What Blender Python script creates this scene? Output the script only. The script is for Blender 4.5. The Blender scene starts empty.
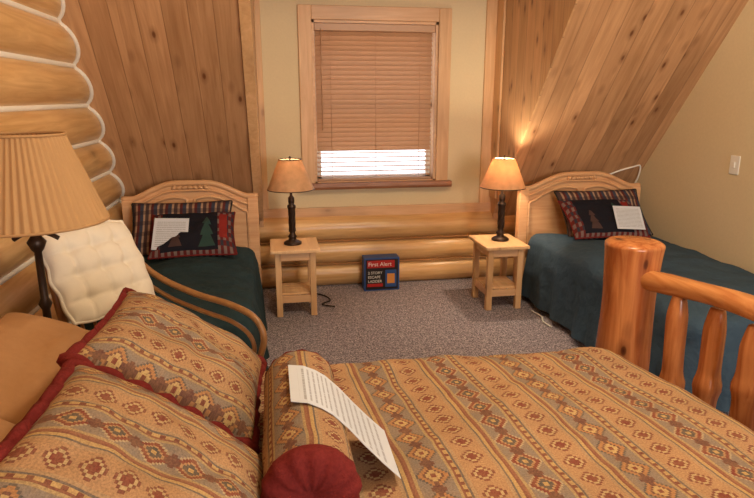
import bpy, math, random
from mathutils import Vector, Matrix, noise
random.seed(4)
S=bpy.context.scene
COL=S.collection
def lin(c):
    o=[]
    for v in c:
        v=v/255.0
        o.append(v/12.92 if v<=0.04045 else ((v+0.055)/1.055)**2.4)
    return (o[0],o[1],o[2],1.0)

# ---------------------------------------------------------------- materials
class NB:
    def __init__(s,name,rough=0.6,spec=0.3):
        s.mat=bpy.data.materials.new(name); s.mat.use_nodes=True
        s.nt=s.mat.node_tree; s.b=s.nt.nodes['Principled BSDF']
        s.b.inputs['Roughness'].default_value=rough
        s.b.inputs['Specular IOR Level'].default_value=spec
    def n(s,t): return s.nt.nodes.new(t)
    def put(s,sock,v):
        if isinstance(v,bpy.types.NodeSocket): s.nt.links.new(v,sock)
        else: sock.default_value=v
    def m(s,op,a,b=None,c=None):
        x=s.n('ShaderNodeMath'); x.operation=op
        s.put(x.inputs[0],a)
        if b is not None: s.put(x.inputs[1],b)
        if c is not None: s.put(x.inputs[2],c)
        return x.outputs[0]
    def coords(s,kind='Object'):
        t=s.n('ShaderNodeTexCoord'); q=s.n('ShaderNodeSeparateXYZ')
        s.nt.links.new(t.outputs[kind],q.inputs[0]); return q.outputs[0],q.outputs[1],q.outputs[2]
    def vec(s,a,b,c):
        q=s.n('ShaderNodeCombineXYZ')
        s.put(q.inputs[0],a);s.put(q.inputs[1],b);s.put(q.inputs[2],c); return q.outputs[0]
    def noise(s,v,scale,detail=4,dist=0.0,rough=0.55):
        q=s.n('ShaderNodeTexNoise'); s.nt.links.new(v,q.inputs['Vector'])
        q.inputs['Scale'].default_value=scale;q.inputs['Detail'].default_value=detail
        q.inputs['Distortion'].default_value=dist;q.inputs['Roughness'].default_value=rough
        return q.outputs[0]
    def ramp(s,f,els,const=False):
        q=s.n('ShaderNodeValToRGB'); s.put(q.inputs[0],f)
        r=q.color_ramp
        if const: r.interpolation='CONSTANT'
        while len(r.elements)<len(els): r.elements.new(0.5)
        for e,(p,c) in zip(r.elements,els):
            e.position=p
        for e,(p,c) in zip(r.elements,els):
            e.color=c if len(c)==4 else lin(c)
        return q.outputs[0]
    def mix(s,f,a,b,mode='MIX'):
        q=s.n('ShaderNodeMix'); q.data_type='RGBA'; q.blend_type=mode
        s.put(q.inputs[0],f); s.put(q.inputs[6],a); s.put(q.inputs[7],b)
        return q.outputs[2]
    def bump(s,h,st=0.3,d=0.01):
        q=s.n('ShaderNodeBump'); q.inputs['Strength'].default_value=st;q.inputs['Distance'].default_value=d
        s.nt.links.new(h,q.inputs['Height']); s.nt.links.new(q.outputs[0],s.b.inputs['Normal'])
    def col(s,c): s.put(s.b.inputs['Base Color'],c)

def wood(name,c1,c2,along='X',plank=None,across='X',rough=0.4,knot=1.0,kc=(105,58,30),ks=3.2,spec=0.4,lo_=0.84):
    k=NB(name,rough,spec)
    xyz=dict(zip('XYZ',k.coords()))
    l=xyz[along]; a=xyz[across] if across!=along else xyz['Y' if along!='Y' else 'X']
    t=[xyz[c] for c in 'XYZ' if c!=along and xyz[c] is not a][0]
    if plank:
        q=k.m('DIVIDE',a,plank); idn=k.m('FLOOR',q); f=k.m('FRACT',q)
        wn=k.n('ShaderNodeTexWhiteNoise'); wn.noise_dimensions='1D'; k.put(wn.inputs['W'],idn); rnd=wn.outputs[0]
    else: rnd=0.5; idn=0.0
    off=k.m('MULTIPLY',rnd,13.7)
    lo=k.m('ADD',l,off)
    v=k.vec(k.m('MULTIPLY',a,16.0),k.m('MULTIPLY',lo,1.1),k.m('MULTIPLY',t,16.0))
    g=k.noise(v,1.6,5,1.2)
    g=k.ramp(g,[(0.3,(0,0,0,1)),(0.7,(1,1,1,1))])
    col=k.mix(g,lin(c1),lin(c2))
    v2=k.vec(k.m('MULTIPLY',a,2.0),lo,k.m('MULTIPLY',t,2.0))
    big=k.ramp(k.noise(v2,1.3,2),[(0.3,(0.82,0.79,0.74,1)),(0.7,(1.1,1.09,1.08,1))])
    col=k.mix(1.0,col,big,'MULTIPLY')
    if plank:
        pr=k.ramp(rnd,[(0,(lo_,lo_-.03,lo_-.06,1)),(1,(1.08,1.06,1.04,1))])
        col=k.mix(1.0,col,pr,'MULTIPLY')
    if knot>0:
        vo=k.n('ShaderNodeTexVoronoi'); vo.inputs['Scale'].default_value=1.0
        k.put(vo.inputs['Vector'],k.vec(k.m('MULTIPLY',a,ks*2.2),k.m('MULTIPLY',lo,ks),k.m('MULTIPLY',t,ks*1.4)))
        kn=k.ramp(vo.outputs['Distance'],[(0.0,(1,1,1,1)),(0.07,(0.85,0.85,0.85,1)),(0.11,(0.4,.4,.4,1)),(0.28,(0,0,0,1))])
        kn=k.m('MULTIPLY',kn,knot)
        col=k.mix(kn,col,lin(kc))
    if plank:
        e=k.m('MINIMUM',f,k.m('SUBTRACT',1.0,f))
        gr=k.ramp(e,[(0,(1,1,1,1)),(0.03,(0,0,0,1))])
        col=k.mix(k.m('MULTIPLY',gr,0.55),col,lin((98,62,38)))
        k.bump(k.m('SUBTRACT',g,k.m('MULTIPLY',gr,6.0)),0.25,0.004)
    else: k.bump(g,0.12,0.004)
    k.col(col); return k.mat

def plain(name,c,rough=0.6,spec=0.3,metal=0.0,nz=0.0,ns=40,bump=0.0,bd=0.005,tr=0.0):
    k=NB(name,rough,spec); k.b.inputs['Metallic'].default_value=metal
    x,y,z=k.coords(); v=k.vec(x,y,z); n=k.noise(v,ns,4)
    c=lin(c)
    if nz>0:
        k.col(k.mix(n,(c[0]*(1-nz),c[1]*(1-nz),c[2]*(1-nz),1),(c[0]*(1+nz),c[1]*(1+nz),c[2]*(1+nz),1)))
    else: k.b.inputs['Base Color'].default_value=c
    if bump>0: k.bump(n,bump,bd)
    if tr>0:
        tb=k.n('ShaderNodeBsdfTranslucent'); tb.inputs[0].default_value=c
        mx=k.n('ShaderNodeMixShader'); mx.inputs[0].default_value=tr
        out=[q for q in k.nt.nodes if q.type=='OUTPUT_MATERIAL'][0]
        k.nt.links.new(k.b.outputs[0],mx.inputs[1]);k.nt.links.new(tb.outputs[0],mx.inputs[2]);k.nt.links.new(mx.outputs[0],out.inputs[0])
    return k.mat

M={}
M['plankroof']=wood('pine_planks',(180,136,98),(206,164,124),along='Y',plank=0.135,across='X',knot=1.0,ks=4.2)
M['plankcheek']=wood('pine_planks_cheek',(196,152,110),(220,180,136),along='Z',plank=0.135,across='Y',knot=1.0,ks=4.2)
M['logwall']=wood('log_pine_y',(202,156,102),(230,192,138),along='Y',across='X',knot=0.6,ks=2.2,rough=0.28)
M['logback']=wood('log_pine_x',(202,156,102),(226,186,132),along='X',across='Y',knot=0.5,ks=2.2,rough=0.28)
M['trim']=wood('trim_pine',(204,160,114),(222,182,138),along='Z',across='X',knot=0.5)
M['trimh']=wood('trim_pine_h',(204,160,118),(222,182,142),along='X',across='Z',knot=0.5)
M['sill']=wood('sill_wood',(130,84,60),(172,118,84),along='X',across='Y',knot=0.5)
M['furn']=wood('light_pine',(208,156,112),(226,182,138),along='X',across='Z',knot=0.4,ks=3)
M['stand']=wood('stand_pine',(212,168,122),(230,192,146),along='Y',across='X',knot=0.5,ks=4)
M['redlog']=wood('varnished_log',(152,82,42),(202,134,80),along='Z',across='X',knot=1.0,ks=4.5,rough=0.25,kc=(66,28,16),spec=0.5)
M['redlogy']=wood('varnished_log_rail',(166,98,52),(208,148,92),along='Y',across='X',knot=1.0,ks=4.5,rough=0.25,kc=(66,28,16),spec=0.5)
M['rattan']=plain('rattan',(146,102,60),0.35,0.5,nz=0.35,ns=30)
M['plaster']=plain('cream_plaster',(216,198,162),0.85,0.1,nz=0.06,ns=60,bump=0.15,bd=0.003)
M['chink']=plain('chinking',(240,234,224),0.8,0.1)
M['chinkd']=plain('chinking_tan',(160,116,76),0.8,0.1)
M['bronze']=plain('dark_bronze',(54,38,28),0.4,0.5,metal=0.5,nz=0.4,ns=30)
M['blind']=plain('blind_slats',(204,166,132),0.40,0.45,nz=0.1,ns=20,tr=0.30)
M['white']=plain('white_plastic',(232,228,218),0.5)
M['mattress']=plain('mattress_fabric',(200,195,185),0.9)
M['tan']=plain('tan_pillowcase',(168,126,88),0.9,0.1,nz=0.08,ns=60,bump=0.3)
M['cord']=plain('maroon_trim',(108,38,36),0.9,0.1,nz=0.35,ns=120,bump=0.6)
M['cushion']=plain('cream_cushion',(220,210,194),0.9,0.1,nz=0.03,ns=60,bump=0.1)
M['teal']=plain('teal_comforter',(40,57,62),0.9,0.1,nz=0.25,ns=9,bump=0.8,bd=0.03)
M['slate']=plain('slate_comforter',(58,76,92),0.9,0.1,nz=0.2,ns=9,bump=0.8,bd=0.03)
M['black']=plain('black_plastic',(22,20,20),0.5)
M['boxblue']=plain('box_blue',(44,78,138),0.45)
M['boxred']=plain('box_red',(170,36,34),0.45)
M['boxblack']=plain('box_dark',(35,28,30),0.45)
M['boxtext']=plain('box_print',(230,225,215),0.5)
M['boxorange']=plain('box_orange',(210,140,70),0.5)

def carpet():
    k=NB('carpet',0.95,0.05); x,y,z=k.coords(); v=k.vec(x,y,z)
    n=k.noise(v,90,3,0,0.9); n2=k.noise(v,26,5,0,0.8)
    c=k.ramp(n,[(0.38,(82,77,86)),(0.5,(150,143,150)),(0.62,(220,211,216))])
    c2=k.ramp(n2,[(0.38,(0.68,0.68,0.70,1)),(0.62,(1.2,1.18,1.18,1))])
    k.col(k.mix(1.0,c,c2,'MULTIPLY')); k.bump(n,0.8,0.01); return k.mat
M['carpet']=carpet()

def kilim(name,P,sc,wash,gain):
    k=NB(name,0.9,0.08)
    U,V,_=k.coords('UV')
    wv=k.noise(k.vec(U,V,0.0),5,2)
    U=k.m('ADD',U,k.m('MULTIPLY',k.m('SUBTRACT',wv,0.5),0.02))
    q0=k.m('ADD',k.m('DIVIDE',U,P),10.0)
    fu=k.m('FRACT',q0); idx=k.m('FLOOR',q0)
    wn=k.n('ShaderNodeTexWhiteNoise'); wn.noise_dimensions='1D'; k.put(wn.inputs['W'],idx); rnd=wn.outputs[0]
    base=k.ramp(fu,[(0.0,(148,94,76)),(0.03,(180,156,112)),(0.06,(138,128,118)),(0.40,(180,156,112)),(0.43,(130,76,66)),
        (0.455,(196,164,110)),(0.50,(98,96,96)),(0.52,(180,150,116)),(0.56,(186,146,108)),(0.88,(180,150,116)),(0.92,(98,96,96)),(0.94,(196,164,110)),(0.98,(130,76,66))],True)
    def q(v,n): return k.m('DIVIDE',k.m('FLOOR',k.m('MULTIPLY',v,n)),n)
    def dia(c,hw,pv,n,sh=0.0):
        a=k.m('DIVIDE',k.m('ABSOLUTE',k.m('SUBTRACT',fu,c)),hw)
        b=k.m('MULTIPLY',k.m('ABSOLUTE',k.m('SUBTRACT',k.m('FRACT',k.m('ADD',k.m('ADD',k.m('DIVIDE',V,pv),20.0+sh),rnd)),0.5)),2.0)
        return k.m('ADD',q(a,n),q(b,n))
    d1=dia(0.23,0.17,0.115*sc,7)
    c1=k.ramp(d1,[(0,(202,168,108)),(0.14,(70,78,80)),(0.36,(186,146,104)),(0.5,(128,56,50)),(0.72,(188,170,136)),(0.86,(94,92,92)),(0.93,(178,150,116))],True)
    c1b=k.ramp(d1,[(0,(128,56,50)),(0.14,(204,174,118)),(0.36,(106,66,64)),(0.5,(182,130,86)),(0.72,(84,88,88)),(0.86,(194,174,132)),(0.93,(178,150,116))],True)
    c1=k.mix(k.m('GREATER_THAN',k.m('FRACT',k.m('MULTIPLY',idx,0.5)),0.25),c1,c1b)
    m1=k.m('MULTIPLY',k.m('LESS_THAN',d1,0.93),k.m('LESS_THAN',k.m('ABSOLUTE',k.m('SUBTRACT',fu,0.23)),0.165))
    col=k.mix(m1,base,c1)
    d3=dia(0.23,0.17,0.115*sc,7,0.5)
    col=k.mix(k.m('LESS_THAN',d3,0.3),col,lin((104,66,62)))
    d2=dia(0.72,0.15,0.085*sc,5,0.5)
    c2=k.ramp(d2,[(0,(128,58,52)),(0.2,(198,174,128)),(0.45,(124,66,60)),(0.62,(106,102,100))],True)
    m2=k.m('MULTIPLY',k.m('LESS_THAN',d2,0.8),k.m('LESS_THAN',k.m('ABSOLUTE',k.m('SUBTRACT',fu,0.72)),0.155))
    col=k.mix(m2,col,c2)
    s=k.m('LESS_THAN',k.m('FRACT',k.m('ADD',k.m('DIVIDE',V,0.026),20.0)),0.4)
    s2=k.m('MULTIPLY',s,k.m('LESS_THAN',k.m('ABSOLUTE',k.m('SUBTRACT',fu,0.475)),0.022))
    col=k.mix(s2,col,lin((118,60,54)))
    v=k.vec(U,V,0.0)
    n=k.noise(v,230,2,0,0.8); n3=k.noise(v,6,3); n4=k.noise(v,40,3,0,0.7)
    col=k.mix(k.m('MULTIPLY',k.m('SUBTRACT',n4,0.2),wash*2.0),col,lin((164,128,94)))
    g=gain
    col=k.mix(1.0,col,k.ramp(n,[(0.34,(0.70*g,0.70*g,0.72*g,1)),(0.66,(1.16*g,1.16*g,1.16*g,1))]),'MULTIPLY')
    col=k.mix(1.0,col,k.ramp(n3,[(0.3,(0.86,0.86,0.87,1)),(0.7,(1.06,1.05,1.03,1))]),'MULTIPLY')
    k.col(col); k.bump(n,0.3,0.003); return k.mat
M['kilim']=kilim('kilim_duvet',0.24,0.80,0.50,0.95)
M['kilimp']=kilim('kilim_pillow',0.20,0.66,0.50,0.86)

def lodge():
    k=NB('lodge_print',0.9,0.08); U,V,_=k.coords('UV')  # 0..1
    ch=k.m('ADD',k.m('GREATER_THAN',k.m('FRACT',k.m('MULTIPLY',U,14.0)),0.5),k.m('GREATER_THAN',k.m('FRACT',k.m('MULTIPLY',V,5.0)),0.5))
    plaid=k.ramp(k.m('MULTIPLY',ch,0.5),[(0,(112,96,92)),(0.4,(92,38,38)),(0.8,(52,52,62))],True)
    inn=k.m('MULTIPLY',k.m('LESS_THAN',k.m('ABSOLUTE',k.m('SUBTRACT',U,0.46)),0.33),k.m('LESS_THAN',k.m('ABSOLUTE',k.m('SUBTRACT',V,0.5)),0.46))
    col=k.mix(inn,plaid,lin((30,30,38)))
    def tri(cu,v0,v1,w,c,col):
        h=k.m('DIVIDE',k.m('SUBTRACT',v1,V),v1-v0)
        saw=k.m('MULTIPLY',k.m('FRACT',k.m('MULTIPLY',h,3.0)),0.35)
        ww=k.m('MULTIPLY',k.m('ADD',k.m('MULTIPLY',h,0.75),saw),w)
        m=k.m('MULTIPLY',k.m('LESS_THAN',k.m('ABSOLUTE',k.m('SUBTRACT',U,cu)),ww),k.m('MULTIPLY',k.m('GREATER_THAN',V,v0),k.m('LESS_THAN',V,v1)))
        return k.mix(m,col,lin(c))
    col=tri(0.66,0.10,0.80,0.09,(48,70,66),col)
    col=tri(0.30,0.12,0.6,0.07,(74,56,54),col)
    col=k.mix(k.m('MULTIPLY',k.m('LESS_THAN',k.m('ABSOLUTE',k.m('SUBTRACT',U,0.86)),0.05),k.m('LESS_THAN',k.m('ABSOLUTE',k.m('SUBTRACT',V,0.55)),0.3)),col,lin((132,44,40)))
    k.col(col); return k.mat
M['lodge']=lodge()
def sham():
    k=NB('plaid_sham_cloth',0.9,0.08); U,V,_=k.coords('UV')
    a=k.m('FRACT',k.m('MULTIPLY',U,7.0)); c=k.ramp(a,[(0,(78,62,60)),(0.25,(150,120,98)),(0.4,(92,44,42)),(0.6,(60,64,78)),(0.85,(160,132,110))],True)
    b=k.m('GREATER_THAN',k.m('FRACT',k.m('MULTIPLY',V,5.0)),0.6)
    k.col(k.mix(k.m('MULTIPLY',b,0.5),c,lin((50,40,46)))); return k.mat
M['sham']=sham()

def paper():
    k=NB('printed_paper',0.45,0.4); U,V,_=k.coords('UV')
    ln=k.m('GREATER_THAN',k.m('FRACT',k.m('MULTIPLY',V,17.0)),0.62)
    n=k.noise(k.vec(k.m('MULTIPLY',U,40.0),k.m('FLOOR',k.m('MULTIPLY',V,17.0)),0.0),1.0,1)
    t=k.m('MULTIPLY',ln,k.m('GREATER_THAN',n,0.42))
    ins=k.m('MULTIPLY',k.m('LESS_THAN',k.m('ABSOLUTE',k.m('SUBTRACT',U,0.5)),0.42),k.m('LESS_THAN',k.m('ABSOLUTE',k.m('SUBTRACT',V,0.5)),0.42))
    k.col(k.mix(k.m('MULTIPLY',k.m('MULTIPLY',t,ins),0.5),lin((200,206,216)),lin((80,80,92)))); return k.mat
M['paper']=paper()

M['shade']=plain('parchment_shade',(214,174,134),0.8,0.1,nz=0.4,ns=22,tr=0.3)
M['pshade']=plain('pleated_shade_fabric',(200,160,114),0.8,0.1,nz=0.05,ns=25,tr=0.3)

# ---------------------------------------------------------------- mesh helpers
def empty(name):
    e=bpy.data.objects.new(name,None); COL.objects.link(e); e.empty_display_size=0.1; return e
def mk(name,vs,fs,mat,parent=None,smooth=False,uv=None,bevel=0,mw=None,solid=0):
    me=bpy.data.meshes.new(name); me.from_pydata([tuple(v) for v in vs],[],fs); me.update()
    if uv:
        l=me.uv_layers.new(name='UVMap')
        for lp in me.loops: l.data[lp.index].uv=uv[lp.vertex_index]
    o=bpy.data.objects.new(name,me); COL.objects.link(o)
    if mat: me.materials.append(M[mat])
    if smooth:
        for p in me.polygons: p.use_smooth=True
    if bevel:
        b=o.modifiers.new('b','BEVEL'); b.width=bevel; b.segments=2; b.limit_method='ANGLE'
    if solid:
        b=o.modifiers.new('s','SOLIDIFY'); b.thickness=solid; b.offset=0
    if parent: o.parent=parent
    if mw is not None: o.matrix_world=mw
    return o
BF=[(0,3,2,1),(4,5,6,7),(0,1,5,4),(1,2,6,5),(2,3,7,6),(3,0,4,7)]
def boxv(lo,hi):
    a,b,c=lo;d,e,f=hi
    return [(a,b,c),(d,b,c),(d,e,c),(a,e,c),(a,b,f),(d,b,f),(d,e,f),(a,e,f)]
def box(name,lo,hi,mat,parent=None,bevel=0.004,mw=None): return mk(name,boxv(lo,hi),BF,mat,parent,bevel=bevel,mw=mw)
def boxes(name,lst,mat,parent=None,bevel=0,mw=None):
    vs=[];fs=[]
    for lo,hi in lst:
        n=len(vs); vs+=boxv(lo,hi); fs+=[tuple(i+n for i in f) for f in BF]
    return mk(name,vs,fs,mat,parent,bevel=bevel,mw=mw)
def catmull(p,sub,closed):
    n=len(p);out=[]
    rng=range(n if closed else n-1)
    for i in rng:
        if closed: a,b,c,d=p[(i-1)%n],p[i],p[(i+1)%n],p[(i+2)%n]
        else: a,b,c,d=p[max(i-1,0)],p[i],p[i+1],p[min(i+2,n-1)]
        for s in range(sub):
            t=s/sub
            out.append(0.5*((2*b)+(c-a)*t+(2*a-5*b+4*c-d)*t*t+(3*b-a-3*c+d)*t**3))
    if not closed: out.append(p[-1])
    return out
def tubedata(pts,r,seg=10,sub=5,closed=False,rf=None,rn=0.0,seed=0):
    p=[Vector(q) for q in pts]
    if sub>1: p=catmull(p,sub,closed)
    n=len(p);vs=[];fs=[]
    up=None
    for i,q in enumerate(p):
        if closed: t=(p[(i+1)%n]-p[i-1]).normalized()
        else: t=(p[min(i+1,n-1)]-p[max(i-1,0)]).normalized()
        if up is None:
            up=Vector((0,0,1)) if abs(t.z)<0.9 else Vector((1,0,0))
        s=t.cross(up).normalized(); up=s.cross(t).normalized()
        rr=r*(rf(i/(n-1)) if rf else 1)
        for k in range(seg):
            a=2*math.pi*k/seg
            d=s*math.cos(a)+up*math.sin(a)
            q2=q+d*rr
            if rn: q2=q+d*(rr*(1+rn*noise.noise(Vector((q.x*4+seed,q.y*4,q.z*4))+d*0.8)))
            vs.append(q2)
    m=n if closed else n-1
    for i in range(m):
        for k in range(seg):
            a=i*seg+k;b=i*seg+(k+1)%seg;c=((i+1)%n)*seg+(k+1)%seg;d=((i+1)%n)*seg+k
            fs.append((a,b,c,d))
    if not closed:
        fs.append(tuple(range(seg))[::-1]); fs.append(tuple((n-1)*seg+k for k in range(seg)))
    return vs,fs
def tube(name,pts,r,mat,parent=None,**kw):
    vs,fs=tubedata(pts,r,**kw); return mk(name,vs,fs,mat,parent,smooth=True)
def tubes(name,lst,mat,parent=None,**kw):
    vs=[];fs=[]
    for pts,r in lst:
        v,f=tubedata(pts,r,**kw); n=len(vs); vs+=v; fs+=[tuple(i+n for i in q) for q in f]
    return mk(name,vs,fs,mat,parent,smooth=True)
def lathe(name,prof,c,mat,parent=None,seg=32,pleat=0,np=60,solid=0):
    vs=[];fs=[]
    if pleat: seg=np*4
    for r,z in prof:
        for k in range(seg):
            a=2*math.pi*k/seg
            rr=r*(1+pleat*(1 if k%4 in(0,1) else -1)) if pleat else r
            vs.append((c[0]+rr*math.cos(a),c[1]+rr*math.sin(a),c[2]+z))
    for i in range(len(prof)-1):
        for k in range(seg):
            fs.append((i*seg+k,i*seg+(k+1)%seg,(i+1)*seg+(k+1)%seg,(i+1)*seg+k))
    return mk(name,vs,fs,mat,parent,smooth=True,solid=solid)

# ---------------------------------------------------------------- room shell
XL,XR=-1.03,2.92
DL,DR=-0.075,1.80
YB=4.75; KZ=0.57; YK=4.65; CZ=2.95; DZ=2.45
ang=math.radians(52); c_,s_=math.cos(ang),math.sin(ang)
box('floor',(-1.35,-2.6,-0.1),(3.1,5.0,0),'carpet',bevel=0)
RM=Matrix(((1,0,0,0),(0,-c_,-s_,YK),(0,s_,-c_,KZ),(0,0,0,1)))
L=(CZ-KZ)/s_; LD=(DZ-KZ)/s_
boxes('ceiling_slope',[((-1.35,-0.05,-0.06),(DL-.012,LD,0)),((DR+.012,-0.05,-0.06),(XR+0.1,LD,0)),((-1.35,LD,-0.06),(XR+0.1,L+0.05,0))],'plankroof',mw=RM)
YT=YK-(CZ-KZ)/math.tan(ang)
box('ceiling',(-1.35,-2.6,CZ),(3.1,YT+0.1,CZ+0.08),'plaster',bevel=0)
YD=YK-(DZ-KZ)/math.tan(ang)
box('ceiling_dormer',(DL-0.1,YD,DZ),(DR+0.1,5.0,DZ+0.06),'trimh',bevel=0)
for nm,x,d in (('wall_dormer_left',DL,-0.03),('wall_dormer_right',DR,0.05)):
    g=0.001
    pr=[(YB+0.12,KZ-0.05),(YK+g,KZ-0.05),(YK+g,KZ),(YD+g,DZ),(YB+0.12,DZ)]
    m=len(pr)
    vs=[(x,a,b) for a,b in pr]+[(x+d,a,b) for a,b in pr]
    fs=[tuple(range(m)),tuple(range(m,2*m))[::-1]]+[(i,i+m,(i+1)%m+m,(i+1)%m) for i in range(m)]
    mk(nm,vs,fs,'plankcheek')
WX0,WX1,WZ0,WZ1=0.34,1.32,0.83,2.06
boxes('wall_back',[((DL-.05,YB,KZ-.1),(WX0,YB+.14,DZ)),((WX1,YB,KZ-.1),(DR+.05,YB+.14,DZ)),((WX0,YB,KZ-.1),(WX1,YB+.14,WZ0)),((WX0,YB,WZ1),(WX1,YB+.14,DZ))],'plaster')
boxes('wall_right',[((XR,-2.6,0),(XR+.12,5.0,CZ))],'plaster')
boxes('wall_rear',[((-1.35,-2.7,0),(3.1,-2.6,CZ))],'plaster')
lst=[]
for i in range(3):
    z=0.095+0.19*i
    lst.append(([(-1.2,4.755,z),(0,4.752,z+.003),(1.2,4.757,z-.003),(2.2,4.753,z),(3.0,4.755,z)],0.104))
tubes('wall_knee_logs',lst,'logback',seg=24,sub=8,rn=0.03)
tubes('trim_1',[([(-1.1,4.672,0.19*i),(3.0,4.672,0.19*i)],0.008) for i in (1,2)],'chinkd',seg=8,sub=1)
SP=0.22; R=0.125; CX=-1.15
lst=[];ch=[]
for i in range(14):
    z=0.02+SP*i
    lst.append(([(CX,-2.6,z),(CX+.004,-1,z+.004),(CX-.004,0.6,z-.003),(CX+.003,2.2,z+.003),(CX,3.6,z),(CX,4.95,z)],R))
    ch.append(([(CX+0.072,-2.6,z+SP/2),(CX+0.072,1,z+SP/2+.003),(CX+0.072,4.8,z+SP/2)],0.015))
tubes('wall_left',lst,'logwall',seg=28,sub=8,rn=0.025)
tubes('trim_2',ch,'chink',seg=8,sub=6)
pts=[]
z=0.5
while z<2.9:
    dz=((z-0.02+SP/2)%SP)-SP/2
    x=CX+math.sqrt(max(R*R-dz*dz,0))+0.006
    y=YK-(z-KZ)/math.tan(ang)-0.008
    pts.append((x,y,z)); z+=0.02
tube('trim_3',pts,0.012,'chink',seg=8,sub=1)
box('trim_4',(DL,YB-.02,KZ),(DL+.045,YB,DZ),'trim')
box('trim_5',(DR-.10,YB-.02,KZ),(DR,YB,DZ),'trim')
box('trim_6',(DL,YB-.03,KZ-.01),(DR,YB,KZ+.075),'trimh')
box('trim_7',(DR-.018,YB-.16,KZ+.13),(DR,YB-.02,DZ),'trim')
box('trim_8',(DL-.06,.05,0),(DL+.004,LD,.014),'trim',mw=RM,bevel=.002)
# window
win=empty('window_1')
T=0.1
box('casing_left',(WX0-T,YB-.022,WZ0-.03),(WX0,YB,WZ1+T),'trim',win)
box('casing_right',(WX1,YB-.022,WZ0-.03),(WX1+T,YB,WZ1+T),'trim',win)
box('casing_top',(WX0,YB-.022,WZ1),(WX1,YB,WZ1+T),'trimh',win)
vs=[];n=24
for i in range(n+1):
    x=WX0-T-.02+(WX1-WX0+2*T+.04)*i/n
    yf=YB-.085+0.012*noise.noise(Vector((x*5,0,0)))+0.006*noise.noise(Vector((x*17,3,0)))
    for y,zz in ((YB,WZ0-.03),(yf+.01,WZ0-.035),(yf,WZ0-.015),(yf+.006,WZ0+.012),(YB,WZ0+.012)):
        vs.append((x,y,zz))
fs=[]
for i in range(n):
    for k in range(5): fs.append((i*5+k,i*5+(k+1)%5,(i+1)*5+(k+1)%5,(i+1)*5+k))
fs+= [(0,1,2,3,4)[::-1],tuple(n*5+k for k in range(5))]
mk('sill',vs,fs,'sill',win)
boxes('jambs',[((WX0,YB,WZ0),(WX0+.02,YB+.14,WZ1)),((WX1-.02,YB,WZ0),(WX1,YB+.14,WZ1)),((WX0,YB,WZ1-.02),(WX1,YB+.14,WZ1)),((WX0,YB,WZ0),(WX1,YB+.14,WZ0+.02))],'trimh',win)
boxes('sash',[((WX0+.02,YB+.09,WZ0+.02),(WX0+.06,YB+.12,WZ1-.02)),((WX1-.06,YB+.09,WZ0+.02),(WX1-.02,YB+.12,WZ1-.02)),((WX0+.02,YB+.09,1.42),(WX1-.02,YB+.12,1.46)),((WX0+.02,YB+.09,WZ0+.02),(WX1-.02,YB+.12,WZ0+.06))],'white',win)
bl=empty('window_blind')
box('headrail',(WX0+.022,YB+.005,WZ1-.075),(WX1-.022,YB+.06,WZ1-.022),'blind',bl)
vs=[];fs=[]
z=WZ1-.09; 
while z>WZ0+.05:
    tilt=math.radians(50) if z>1.07 else math.radians(7)
    w=0.024; dy=math.cos(tilt)*w; dz=math.sin(tilt)*w
    y=YB+.034
    n=len(vs); x0,x1=WX0+.026,WX1-.04
    vs+=[(x0,y-dy,z-dz),(x1,y-dy,z-dz),(x1,y+dy,z+dz),(x0,y+dy,z+dz)]
    fs.append((n,n+1,n+2,n+3)); z-=0.036
mk('slats',vs,fs,'blind',bl,solid=0.003)
box('bottom_rail',(WX0+.026,YB+.01,WZ0+.022),(WX1-.03,YB+.058,WZ0+.04),'blind',bl)
tubes('cords',[([(x,YB+.008,WZ0+.03),(x,YB+.008,WZ1-.06)],0.0018) for x in (WX0+.14,(WX0+WX1)/2,WX1-.14)]+[([(WX0+.07,YB+.002,1.25),(WX0+.07,YB+.002,WZ1-.06)],0.004)],'blind',bl,seg=6,sub=1)
pl=empty('wall_switch_plate')
box('plate',(XR-.008,3.35,1.02),(XR,3.43,1.14),'white',pl)
box('switch',(XR-.014,3.38,1.06),(XR-.008,3.40,1.10),'white',pl)
tube('white_cable',[(2.58,4.37,0.88),(2.70,4.355,0.93),(2.82,4.34,0.965),(2.875,4.33,0.975),(2.895,4.36,0.90),(2.9,4.42,0.80)],0.007,'white',seg=8)

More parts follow.
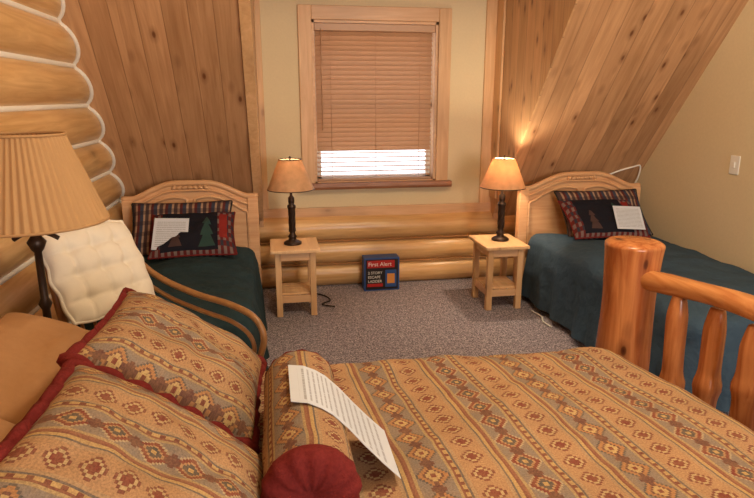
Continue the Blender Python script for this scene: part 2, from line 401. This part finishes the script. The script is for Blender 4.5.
# ---------------------------------------------------------------- draped bedding
def draped(name,cx,cy,w,l,zt,zb,r,flare,fold,mat,parent,warp=None,puff=0.015,seed=0,rn=0.012,N=220):
    def per(off):
        hw,hl=w/2+off,l/2+off; rc=max(0.05,0.06+off)
        P=[]
        for k in range(N):
            s=k/N*4
            side=int(s);t=(s-side)*2-1
            if side==0: p=(hw,t*hl);nn=(1,0)
            elif side==1: p=(-t*hw,hl);nn=(0,1)
            elif side==2: p=(-hw,-t*hl);nn=(-1,0)
            else: p=(t*hw,-hl);nn=(0,-1)
            x=max(-hw+rc,min(hw-rc,p[0]));y=max(-hl+rc,min(hl-rc,p[1]))
            d=Vector((p[0]-x,p[1]-y)); 
            if d.length>1e-6: d.normalize()
            else: d=Vector(nn)
            P.append((x+d.x*rc,y+d.y*rc,d))
        return P
    base=per(-r)
    vs=[];uv=[];rings=[]
    for f in [0.05,0.12,0.2,0.3,0.4,0.5,0.6,0.7,0.8,0.87,0.94]: rings.append(('t',f))
    for a in range(0,6): rings.append(('c',a/5*math.pi/2))
    K=9
    for j in range(1,K+1): rings.append(('s',j/K))
    for kind,val in rings:
        for k,(x,y,d) in enumerate(base):
            if kind=='t': X,Y=x*val,y*val;Z=zt; U=X;V=Y
            elif kind=='c':
                o=math.sin(val)*r; X=x+d.x*o;Y=y+d.y*o;Z=zt-r+math.cos(val)*r;U=x+d.x*val*r;V=y+d.y*val*r
            else:
                h=(zt-r-zb)*val; s=k/N*2*math.pi
                wv=fold*val*(math.sin(s*23+seed)+0.6*math.sin(s*41+seed*2)); o=r+flare*val+wv
                X=x+d.x*o;Y=y+d.y*o;Z=zt-r-h; U=x+d.x*(r*1.57+h);V=y+d.y*(r*1.57+h)
            e=max(abs(x*val/(w/2)),abs(y*val/(l/2))) if kind=='t' else 1
            if kind=='t': Z+=puff*(1-e**3)
            nv=noise.noise(Vector((X*3+seed,Y*3,Z*3)))*rn+noise.noise(Vector((X*8+seed,Y*8,zt*5)))*rn*0.5
            if kind!='s': Z+=nv
            else: X+=d.x*nv;Y+=d.y*nv
            X+=cx;Y+=cy
            if warp: X,Y=warp(X,Y)
            vs.append((X,Y,max(Z,0.01)));uv.append((U+cx,V+cy))
    fs=[]
    for i in range(len(rings)-1):
        for k in range(N): fs.append((i*N+k,i*N+(k+1)%N,(i+1)*N+(k+1)%N,(i+1)*N+k))
    cz=sum(v[2] for v in vs[:N])/N; cX=sum(v[0] for v in vs[:N])/N; cY=sum(v[1] for v in vs[:N])/N
    c=len(vs); vs.append((cX,cY,cz)); uv.append((cx,cy))
    for k in range(N): fs.append((c,(k+1)%N,k))
    return mk(name,vs,fs,mat,parent,smooth=True,uv=uv)

def pillow(name,w,h,t,mat,mw,parent=None,cord=None,uvm=True,cordr=0.011,tuft=False,seed=0,uvo=(0,0),power=2.6,scal=0.0):
    n=48;vs=[];uv=[];fs=[]
    def f(a,b,sg):
        e=(max(0,1-abs(a)**power)**0.5)*(max(0,1-abs(b)**power)**0.5)
        pin=0.06
        x=a*w/2*(1-pin*(1-b*b)*abs(a)**3); y=b*h/2*(1-pin*(1-a*a)*abs(b)**3)
        if scal>0:
            k=1-0.13*(abs(a*b))**1.2
            x*=k;y*=k
            m=max(abs(a),abs(b)); th=math.atan2(b,a)
            q=1+scal*math.cos(12*th)*m**6; x*=q;y*=q
        z=sg*t/2*e**0.8
        if tuft:
            rdg=(abs(math.sin(2*math.pi*a))*abs(math.sin(2*math.pi*b)))**0.45
            z*=0.72+0.30*rdg
            for i in (-.5,0,.5):
                for j in (-.5,0,.5):
                    d2=((a-i)**2+(b-j)**2); z-=sg*0.22*t*math.exp(-d2/0.010)
        else:
            z+=0.010*noise.noise(Vector((a*2.2+seed,b*2.2,sg)))*e*2
            z+=0.007*noise.noise(Vector((a*5+seed,b*5,sg*2)))*e
        return (x,y,z)
    for sg in (1,-1):
        for i in range(n+1):
            for j in range(n+1):
                a=-1+2*i/n;b=-1+2*j/n
                vs.append(f(a,b,sg)); uv.append((vs[-1][0]+uvo[0],vs[-1][1]+uvo[1]) if uvm else ((a+1)/2,(b+1)/2))
    N=(n+1)**2
    for i in range(n):
        for j in range(n):
            q=(i*(n+1)+j,(i+1)*(n+1)+j,(i+1)*(n+1)+j+1,i*(n+1)+j+1)
            fs.append(q); fs.append(tuple(N+v for v in q[::-1]))
    root=parent
    if root is None: root=empty(name); nm='cover'
    else: nm=name
    mk(nm,vs,fs,mat,root,smooth=True,uv=uv,mw=mw)
    if cord:
        P=[]
        for k in range(96):
            s=k/96*4;side=int(s);q=(s-side)*2-1
            a,b=[(1,q),(-q,1),(-1,-q),(q,-1)][side]
            p=Vector(f(a,b,1));p.z=0.006*math.sin(k*1.7) if cordr>.012 else 0
            P.append(mw@p)
        v,fc=tubedata(P,cordr,seg=8,sub=2,closed=True,rn=0.9,seed=seed)
        mk('welt',v,fc,cord,root,smooth=True)
    return root
def frame(center,xa,ya):
    xa=Vector(xa).normalized(); ya=Vector(ya); ya=(ya-xa*ya.dot(xa)).normalized(); za=xa.cross(ya)
    m=Matrix((xa,ya,za)).transposed().to_4x4(); m.translation=Vector(center); return m

# ---------------------------------------------------------------- twin beds
def headboard(par,x0,x1,y):
    xc=(x0+x1)/2; hw=(x1-x0)/2
    def top(u):
        u=abs(u)
        if u>0.80: return 0.83
        t=(0.80-u)/0.8
        return 0.835+0.095*math.sin(min(1,t*1.35)*math.pi/2)**1.2
    n=48
    def plate(nm,fr,z0,y0,y1,mat):
        vs=[];fs=[]
        for i in range(n+1):
            u=-fr+2*fr*i/n; x=xc+u*hw
            zt=top(u)
            vs+=[(x,y0,z0),(x,y0,zt),(x,y1,zt),(x,y1,z0)]
        for i in range(n):
            for k in range(4): fs.append((i*4+k,(i+1)*4+k,(i+1)*4+(k+1)%4,i*4+(k+1)%4))
        fs+=[(0,1,2,3),(n*4+3,n*4+2,n*4+1,n*4)]
        return mk(nm,vs,fs,mat,par,bevel=0.003)
    plate('panel',0.93,0.30,y-.012,y+.012,'furn')
    tube('crown',[(xc+(-1+2*i/n)*hw*1.0,y-.004,top(-1+2*i/n)+.004) for i in range(n+1)],0.02,'furn',par,sub=1,seg=10)
    tube('crown_bead',[(xc+(-0.9+1.8*i/n)*hw,y-.02,top(-0.9+1.8*i/n)-.045) for i in range(n+1)],0.009,'furn',par,sub=1,seg=8)
    for sx in (-1,1):
        xx=xc+sx*(hw-.035)
        box('post',(xx-.035,y-.03,0.0),(xx+.035,y+.03,0.825),'furn',par)
    for sx in (-1,1):
        a=xc+sx*hw*0.06; b=xc+sx*hw*0.84
        lo,hi=min(a,b),max(a,b); P=[]
        for i in range(17):
            x=lo+(hi-lo)*i/16; u=(x-xc)/hw
            P.append((x,y-.018,top(u)-.085-0.02*abs(sx*(i-8)/8)**3))
        P=[(lo,y-.018,0.4)]+P+[(hi,y-.018,0.4)]
        tube('fielded_panel',P,0.011,'furn',par,sub=1,seg=8,closed=True)
    vs=[];fs=[]
    for k in range(7):
        x=xc+(k-3)*0.035; z=top((x-xc)/hw)-.024
        rx,rz=(0.02,0.012)
        m=len(vs); tl=(k-3)*-0.25
        for i in range(6):
            for j in range(10):
                a=i/5*math.pi/2; b=j/10*2*math.pi
                px=rx*math.cos(a)*math.cos(b);pz=rz*math.cos(a)*math.sin(b)
                vs.append((x+px*math.cos(tl)-pz*math.sin(tl),y-.02-0.014*math.sin(a),z+px*math.sin(tl)+pz*math.cos(tl)))
        for i in range(5):
            for j in range(10): fs.append((m+i*10+j,m+i*10+(j+1)%10,m+(i+1)*10+(j+1)%10,m+(i+1)*10+j))
    mk('carving',vs,fs,'furn',par,smooth=True)

def twin(x0,x1,y0,y1,warp=None,seed=0,mat='teal'):
    e=empty('twin_bed')
    headboard(e,x0-.03,x1+.03,y1+.06)
    box('box_spring',(x0+.05,y0+.05,0.12),(x1-.05,y1,0.32),'mattress',e)
    box('mattress',(x0+.04,y0+.04,0.32),(x1-.04,y1,0.46),'mattress',e,bevel=0.03)
    boxes('legs',[((x,y,0),(x+.05,y+.05,.12)) for x in (x0+.06,x1-.11) for y in (y0+.08,y1-.1)],'black',e)
    draped('comforter',(x0+x1)/2,(y0+y1)/2,x1-x0,y1-y0,0.51,0.05,0.07,0.03,0.012,mat,e,warp,puff=0.03,seed=seed,rn=0.028)
    return e
def wl(X,Y):
    if X>-0.3: X+= (X+0.3)/0.3*0.035*max(0,min(1,(4.0-Y)))
    if X<-0.6: X+=0.05*(-0.6-X)/0.4
    return X,Y
twin(-0.965,-0.13,2.68,4.17,wl,1.0)
twin(1.86,2.79,2.30,4.17,None,5.0,'slate')
up=(0,0.38,0.22)
pillow('plaid_sham',0.64,0.40,0.11,'sham',frame((-.59,4.0,.67),(1,0,0),(0,.25,.28)),cord='black',uvm=False,seed=2,cordr=.006)
pillow('lodge_pillow',0.52,0.40,0.12,'lodge',frame((-.50,3.86,.655),(1,0.05,0),up),cord='cord',uvm=False,seed=5,cordr=.005)
pillow('lodge_pillow',0.54,0.40,0.12,'lodge',frame((2.33,3.88,.655),(1,-0.08,0),up),cord='cord',uvm=False,seed=8,cordr=.005)
pillow('plaid_sham',0.66,0.40,0.11,'sham',frame((2.40,4.0,.67),(1,0,0),(0,.25,.28)),cord='black',uvm=False,seed=9,cordr=.006)
def sheet(P,name='paper_sheet'):
    vs=[];uv=[];fs=[];n=len(P)
    for i,(a,b) in enumerate(P):
        for k in range(5):
            t=k/4; vs.append(Vector(a).lerp(Vector(b),t)); uv.append((t,i/(n-1)))
    for i in range(n-1):
        for k in range(4): fs.append((i*5+k,i*5+k+1,i*5+5+k+1,i*5+5+k))
    return mk(name,vs,fs,'paper',None,uv=uv,solid=0.0012)
sheet([((-.735,3.70,.605),(-.53,3.71,.595)),((-.725,3.85,.77),(-.52,3.86,.76))])
sheet([((2.34,3.70,.62),(2.54,3.68,.61)),((2.37,3.84,.755),(2.57,3.82,.745))])

# ---------------------------------------------------------------- nightstands & lamps
def stand(x0,x1,y0,y1,h):
    e=empty('nightstand')
    box('top',(x0,y0,h-.025),(x1,y1,h),'stand',e,bevel=.006)
    a,b,c,d=x0+.03,x1-.03,y0+.035,y1-.035; w=.042
    for i,(x,y) in enumerate(((a,c),(b-w,c),(a,d-w),(b-w,d-w))):
        box('leg_%d'%(i+1),(x,y,0),(x+w,y+w,h-.025),'trim',e)
    boxes('apron',[((a+w,c+.008,h-.085),(b-w,c+.028,h-.025)),((a+w,d-.028,h-.085),(b-w,d-.008,h-.025)),((a+.01,c+w,h-.085),(a+.03,d-w,h-.025)),((b-.03,c+w,h-.085),(b-.01,d-w,h-.025))],'trimh',e,bevel=.002)
    boxes('shelf_rails',[((a+w,c+.008,.10),(b-w,c+.03,.15)),((a+w,d-.03,.10),(b-w,d-.008,.15)),((a+.01,c+w,.10),(a+.03,d-w,.15)),((b-.03,c+w,.10),(b-.01,d-w,.15))],'trimh',e,bevel=.002)
    boxes('shelf',[((a+.012,c+.03+i*((d-c-.06)/4)+.003,.15),(b-.012,c+.03+(i+1)*((d-c-.06)/4)-.003,.165)) for i in range(4)],'stand',e,bevel=.002)
    return e
stand(-.03,.31,3.99,4.37,.49)
stand(1.46,1.785,3.87,4.27,.48)
def tlamp(x,y,z,power):
    e=empty('table_lamp')
    z+=.001
    lathe('base',[(0,0),(.062,0),(.064,.012),(.05,.022),(.03,.03),(.024,.045),(.034,.055),(.024,.066),(.019,.08),(.023,.10),(.023,.20),(.026,.25),(.030,.262),(.03,.275),(.018,.285),(.022,.30),(.022,.33),(.010,.345),(.008,.40),(.008,.44),(0,.44)],(x,y,z),'bronze',e,24)
    tubes('ribs',[([(x+.021*math.cos(a0+t*2.5),y+.021*math.sin(a0+t*2.5),z+.09+.16*t) for t in [i/10 for i in range(11)]],.005) for a0 in [q*math.pi/3 for q in range(6)]],'bronze',e,seg=6,sub=1)
    lathe('shade',[(.162,.39),(.159,.395),(.078,.59),(.076,.595)],(x,y,z),'shade',e,32,solid=.002)
    tubes('shade_rims',[([(x+r*math.cos(a),y+r*math.sin(a),z+h) for a in [i*math.pi/12 for i in range(24)]],.003) for r,h in ((.162,.39),(.077,.595))],'bronze',e,seg=6,sub=1,closed=True)
    tubes('spider',[([(x-.077,y,z+.59),(x+.077,y,z+.59)],.002),([(x,y,z+.44),(x+.03,y,z+.5),(x+.02,y,z+.57),(x,y,z+.59)],.002),([(x,y,z+.44),(x-.03,y,z+.5),(x-.02,y,z+.57),(x,y,z+.59)],.002)],'bronze',e,seg=6)
    lathe('finial',[(0,.585),(.008,.587),(.005,.60),(.010,.61),(0,.62)],(x,y,z),'bronze',e,12)
    if power>0:
        l=bpy.data.lights.new('bulb','POINT'); l.energy=power; l.color=(1,.82,.58); l.shadow_soft_size=.025
        o=bpy.data.objects.new('bulb',l); COL.objects.link(o); o.location=(x,y,z+.545); o.parent=e
    return e
tlamp(.13,4.18,.49,2.0)
tlamp(1.64,4.08,.48,15.0)
tube('lamp_cord',[(.16,4.40,.02),(.25,4.5,.012),(.36,4.42,.012),(.40,4.30,.012),(.33,4.22,.012),(.42,4.15,.012)],.005,'black',seg=6)
tube('lamp_cord',[(1.80,3.82,.012),(1.82,3.7,.012),(1.79,3.6,.012),(1.80,3.5,.012)],.005,'white',seg=6)

# ladder box
b=empty('fire_ladder_box')
box('carton',(.69,4.50,0),(.975,4.62,.27),'boxblue',b,.003)
box('front_print',(.702,4.497,.012),(.963,4.50,.258),'boxblack',b,0)
box('red_band',(.715,4.495,.19),(.935,4.497,.25),'boxred',b,0)
box('photo_patch',(.86,4.495,.03),(.95,4.497,.17),'boxblue',b,0)
box('photo_window',(.875,4.493,.06),(.935,4.495,.14),'boxorange',b,0)
box('orange_strip',(.715,4.495,.035),(.84,4.497,.06),'boxred',b,0)
box('side_print',(.975,4.52,.03),(.977,4.60,.22),'boxorange',b,0)
def txt(s,loc,size,mat,par):
    c=bpy.data.curves.new('print_text','FONT'); c.body=s; c.size=size; c.extrude=.0004
    o=bpy.data.objects.new('print_text',c); COL.objects.link(o); o.location=loc; o.rotation_euler=(math.pi/2,0,0)
    c.materials.append(M[mat]); o.parent=par
txt('First Alert',(.722,4.4945,.205),.045,'boxtext',b)
txt('2 STORY',(.72,4.4945,.14),.03,'boxtext',b)
txt('ESCAPE',(.72,4.4945,.105),.03,'boxtext',b)
txt('LADDER',(.72,4.4945,.07),.03,'boxtext',b)

# ---------------------------------------------------------------- log bed
bed=empty('log_bed')
def wb(X,Y):
    f=max(0,min(1,(X+0.9)/2.1))
    return X+f*(1.95-Y)*0.12,Y
box('box_spring',(-.92,.52,.16),(1.14,1.86,.36),'mattress',bed)
box('mattress',(-.93,.50,.36),(1.14,1.88,.56),'mattress',bed,bevel=.04)
draped('duvet',.15,1.20,2.18,1.52,.60,.22,.06,.01,.006,'kilim',bed,wb,puff=.02,seed=3,rn=.022)
def pr(t): return 1.0+0.04*math.sin(t*9) if t<.9 else 1.0-((t-.9)/.1)**2*0.22
fd=Vector((.17,-1,0)).normalized()
p0=Vector((1.345,2.01,0))
p1=p0+fd*1.58
for q in (p0,p1):
    tube('foot_post',[(q.x,q.y,z) for z in (0,.2,.4,.6,.8,.92,.955,.975)],.102,'redlog',bed,seg=28,sub=4,rf=pr,rn=.07)
tube('top_rail',[tuple(p0+fd*(.04+s)+Vector((0,0,.838+.036*min(1,s/.5)+.008*math.sin(s*6)))) for s in (0,.2,.4,.6,.8,1.0,1.2,1.48)],.038,'redlogy',bed,seg=18,sub=4,rn=.25)
tube('bottom_rail',[tuple(p0+fd*(.06+s)+Vector((0,0,.33))) for s in (0,.4,.8,1.2,1.46)],.05,'redlogy',bed,seg=18,sub=4,rn=.12)
for i in range(9):
    q=p0+fd*(.245+.148*i)
    def br(t): return 1.0+0.28*math.exp(-((t-.3-.12*(i%3))/.06)**2)-(0.4*((t-.82)/.18) if t>.82 else 0)
    tube('spindle_%d'%(i+1),[(q.x+.01*math.sin(i*3+z*6),q.y+.008*math.cos(i*2+z*5),z) for z in (.33,.45,.55,.65,.75,.83)],.036,'redlog',bed,seg=16,sub=5,rf=br,rn=.25,seed=i)
tubes('side_rails',[([(-.9,y,.30),(1.3,y,.30)],.05) for y in (1.90,.55)],'redlogy',bed,seg=14,sub=1)
tubes('headboard_logs',[([(-.97,1.93,0),(-.97,1.93,.62)],.05),([(-.97,.5,0),(-.97,.5,.62)],.05),([(-.97,.5,.52),(-.97,1.93,.52)],.045)],'redlog',bed,seg=14,sub=1)

def pmf(y,xb,zb,xt,zt,tw=0.0):
    return frame(((xb+xt)/2,y,(zb+zt)/2),(tw,1,0),(xt-xb,0,zt-zb))
pillow('tapestry_pillow',.50,.48,.17,'kilimp',pmf(1.60,-.09,.672,-.44,.905,.04),cord='cord',seed=3,cordr=.017,uvo=(.07,0))
pillow('tapestry_pillow',.47,.50,.17,'kilimp',pmf(1.045,-.08,.672,-.42,.915,.06),cord='cord',seed=7,cordr=.017,uvo=(.07,.03))
pillow('bed_pillow',.62,.44,.17,'tan',frame((-.63,1.62,.76),(0,1,0),(-.40,0,.17)),seed=11)
pillow('bed_pillow',.62,.44,.17,'tan',frame((-.63,1.05,.77),(0,1,0),(-.40,0,.19)),seed=14)
bo=empty('bolster_pillow')
by0,by1,bx,bz,br_=1.09,1.56,.053,.72,.098
vs=[];uv=[];fs=[];sg=40;n=24
for i in range(n+1):
    y=by0+(by1-by0)*i/n
    for k in range(sg+1):
        a=2*math.pi*k/sg; r=br_*(1+.03*noise.noise(Vector((y*9,math.cos(a)*1.5,math.sin(a)*1.5))))
        vs.append((bx+r*math.cos(a),y,bz+r*math.sin(a))); uv.append((a*br_+.05,y))
for i in range(n):
    for k in range(sg):
        fs.append((i*(sg+1)+k,i*(sg+1)+k+1,(i+1)*(sg+1)+k+1,(i+1)*(sg+1)+k))
mk('cover',vs,fs,'kilimp',bo,smooth=True,uv=uv)
for nm,y,s in (('end_near',by0,-1),('end_far',by1,1)):
    vs=[];fs=[];sg=56
    prf=[(1.0,0),(1.04,.012),(1.03,.03),(.92,.045),(.6,.055),(.25,.045),(.08,.03),(0.0,.03)] if s<0 else [(1.0,0),(.99,.008),(.9,.022),(.6,.03),(.25,.025),(0.0,.02)]
    for j,(r,h) in enumerate(prf):
        for k in range(sg):
            a=2*math.pi*k/sg; g=1+ (.025*math.sin(a*14) if 0<j<6 else 0)
            vs.append((bx+br_*r*g*math.cos(a),y+s*(h+(.004*math.sin(a*14) if 1<j<6 else 0)),bz+br_*r*g*math.sin(a)))
    for j in range(len(prf)-1):
        for k in range(sg): fs.append((j*sg+k,j*sg+(k+1)%sg,(j+1)*sg+(k+1)%sg,(j+1)*sg+k))
    mk(nm,vs,fs,'cord',bo,smooth=True)
prof=[(.022,.826),(.06,.825),(.09,.814),(.115,.799),(.15,.766),(.185,.726),(.225,.684),(.265,.646)]
sheet([((x,1.46-(x*.25),z),(x,1.265-(x*.3),z)) for x,z in prof][::-1])

# ---------------------------------------------------------------- floor lamp (pleated)
e=empty('floor_lamp'); LX,LY=-.775,2.10
lathe('base',[(0,0),(.11,0),(.11,.015),(.05,.03),(.018,.05),(.014,.3),(.02,.32),(.014,.34),(.013,.80),(.022,.82),(.013,.84),(.012,1.0),(.02,1.01),(.03,1.035),(.02,1.05),(.012,1.06),(.010,1.15),(0,1.15)],(LX,LY,0),'bronze',e,24)
tube('harp_bar',[(LX-.07,LY,1.045),(LX-.03,LY,1.065),(LX+.03,LY,1.065),(LX+.07,LY,1.045)],.008,'bronze',e,seg=8)
lathe('pleated_shade',[(.225,1.105),(.20,1.17),(.172,1.25),(.145,1.32),(.122,1.385)],(LX,LY,0),'pshade',e,pleat=.022,np=56)
tubes('shade_bands',[([(LX+r*math.cos(a),LY+r*math.sin(a),h) for a in [i*math.pi/18 for i in range(36)]],.005) for r,h in ((.227,1.105),(.124,1.385))],'pshade',e,seg=6,sub=1,closed=True)
tubes('spider',[([(LX-.122,LY,1.38),(LX+.122,LY,1.38)],.002),([(LX,LY,1.14),(LX+.05,LY,1.22),(LX+.04,LY,1.34),(LX,LY,1.38)],.0025),([(LX,LY,1.14),(LX-.05,LY,1.22),(LX-.04,LY,1.34),(LX,LY,1.38)],.0025)],'bronze',e,seg=6)

# ---------------------------------------------------------------- rattan chair
ch=empty('rattan_armchair')
CM=Matrix.Translation((-.50,2.40,0))@Matrix.Rotation(math.radians(-32),4,'Z')
def T_(p): return tuple(CM@Vector(p))
def ct(nm,pts,r,**k): return tube(nm,[T_(p) for p in pts],r,'rattan',ch,**k)
for s in (-1,1):
    y=.20*s
    A=[(-.27,y*.8,.91),(-.23,y*1.0,.80),(-.13,y*1.1,.725),(.05,y*1.12,.675),(.22,y*1.12,.65),(.34,y*1.1,.61),(.385,y*1.08,.53),(.36,y*1.05,.42),(.30,y,.2),(.27,y,0)]
    B=[(-.24,y*.95,.73),(-.10,y*1.1,.645),(.08,y*1.12,.60),(.22,y*1.12,.575),(.31,y*1.1,.53),(.335,y*1.08,.46),(.30,y,.40)]
    if s<0: A=[(-.235,y*.98,.62)]+[(a,b,c-.06 if c>.55 else c) for a,b,c in A[3:]]; B=[(-.22,y*.98,.53)]+[(a,b,c-.05 if c>.5 else c) for a,b,c in B[2:]]
    ct('arm',A,.014,sub=6)
    ct('arm_inner',B,.010,sub=6)
    ct('rear_leg',[(-.27,y*.95,.7),(-.20,y,.42),(-.22,y,.2),(-.26,y,0)],.015,sub=6)
    ct('seat_side',[(-.20,y,.40),(.05,y*1.02,.40),(.31,y,.40)],.014)
    ct('stretcher',[(-.22,y,.16),(.0,y,.20),(.29,y,.16)],.010)
ct('back_hoop',[(-.20,-.19,.44),(-.26,-.20,.7),(-.325,-.16,.95),(-.34,0,1.0),(-.325,.16,.95),(-.26,.20,.7),(-.20,.19,.44)],.015)
ct('seat_front',[(.31,-.20,.40),(.33,0,.40),(.31,.20,.40)],.014)
ct('seat_back',[(-.20,-.20,.40),(-.20,.20,.40)],.014)
tubes('back_slats',[([T_((-.20,y,.42)),T_((-.27,y,.72)),T_((-.33,y,.98))],.007) for y in (-.12,-.06,0,.06,.12)],'rattan',ch,seg=6)
tubes('seat_slats',[([T_((-.20,y,.40)),T_((.31,y,.40))],.007) for y in (-.15,-.09,-.03,.03,.09,.15)],'rattan',ch,seg=6)
pillow('back_cushion',.44,.41,.10,'cushion',CM@frame((-.215,-.03,.825),(.12,1,0),(-.26,.0,.50)),parent=ch,tuft=True,cord='cushion',cordr=.006,scal=.02)
pillow('seat_cushion',.42,.44,.10,'cushion',CM@frame((.06,0,.455),(0,-1,0),(1,0,0)),parent=ch,tuft=True,cord='cushion',cordr=.006,scal=.02)

# ---------------------------------------------------------------- added ceiling lamp & lights
cl=empty('added_ceiling_lamp')  # unseen fixture, added to give the room its warm main light
lathe('canopy',[(0,0),(.15,0),(.16,-.03),(.12,-.05),(0,-.055)],(1.1,1.5,CZ),'white',cl,24)
def light(nm,kind,loc,e,col,size=.1,rot=None,par=None,sy=None):
    l=bpy.data.lights.new(nm,kind); l.energy=e; l.color=col
    if kind=='POINT': l.shadow_soft_size=size
    else:
        l.size=size
        if sy: l.shape='RECTANGLE'; l.size_y=sy
    o=bpy.data.objects.new(nm,l); COL.objects.link(o); o.location=loc
    if rot: o.rotation_euler=rot
    if par: o.parent=par
light('added_room_light','POINT',(1.1,1.5,CZ-.25),94,(1,.85,.64),.2,par=cl)
w2=empty('assumed_rear_window')  # frame on solid wall; area lamp added as fill for an assumed window
boxes('casing',[((.9,-2.6,.8),(1.0,-2.57,2.2)),((2.4,-2.6,.8),(2.5,-2.57,2.2)),((1.0,-2.6,.8),(2.4,-2.57,.9)),((1.0,-2.6,2.1),(2.4,-2.57,2.2))],'trimh',w2)
light('added_daylight_fill','AREA',(1.7,-2.55,1.5),105,(1.0,.95,.94),1.4,rot=(math.radians(90),0,0),par=w2,sy=1.2)

w=bpy.data.worlds.new('World'); S.world=w; w.use_nodes=True
bg=w.node_tree.nodes['Background']; bg.inputs[0].default_value=(.90,.92,1,1); bg.inputs[1].default_value=3.6

cam=bpy.data.cameras.new('camera'); co=bpy.data.objects.new('camera',cam); COL.objects.link(co)
cam.sensor_width=36; cam.lens=28.65; cam.clip_start=.02
co.location=(0,0,1.5); co.rotation_euler=(math.radians(90-14.2),0,math.radians(-10))
S.camera=co
S.view_settings.view_transform='Standard'
S.view_settings.look='None'
S.view_settings.exposure=0.0
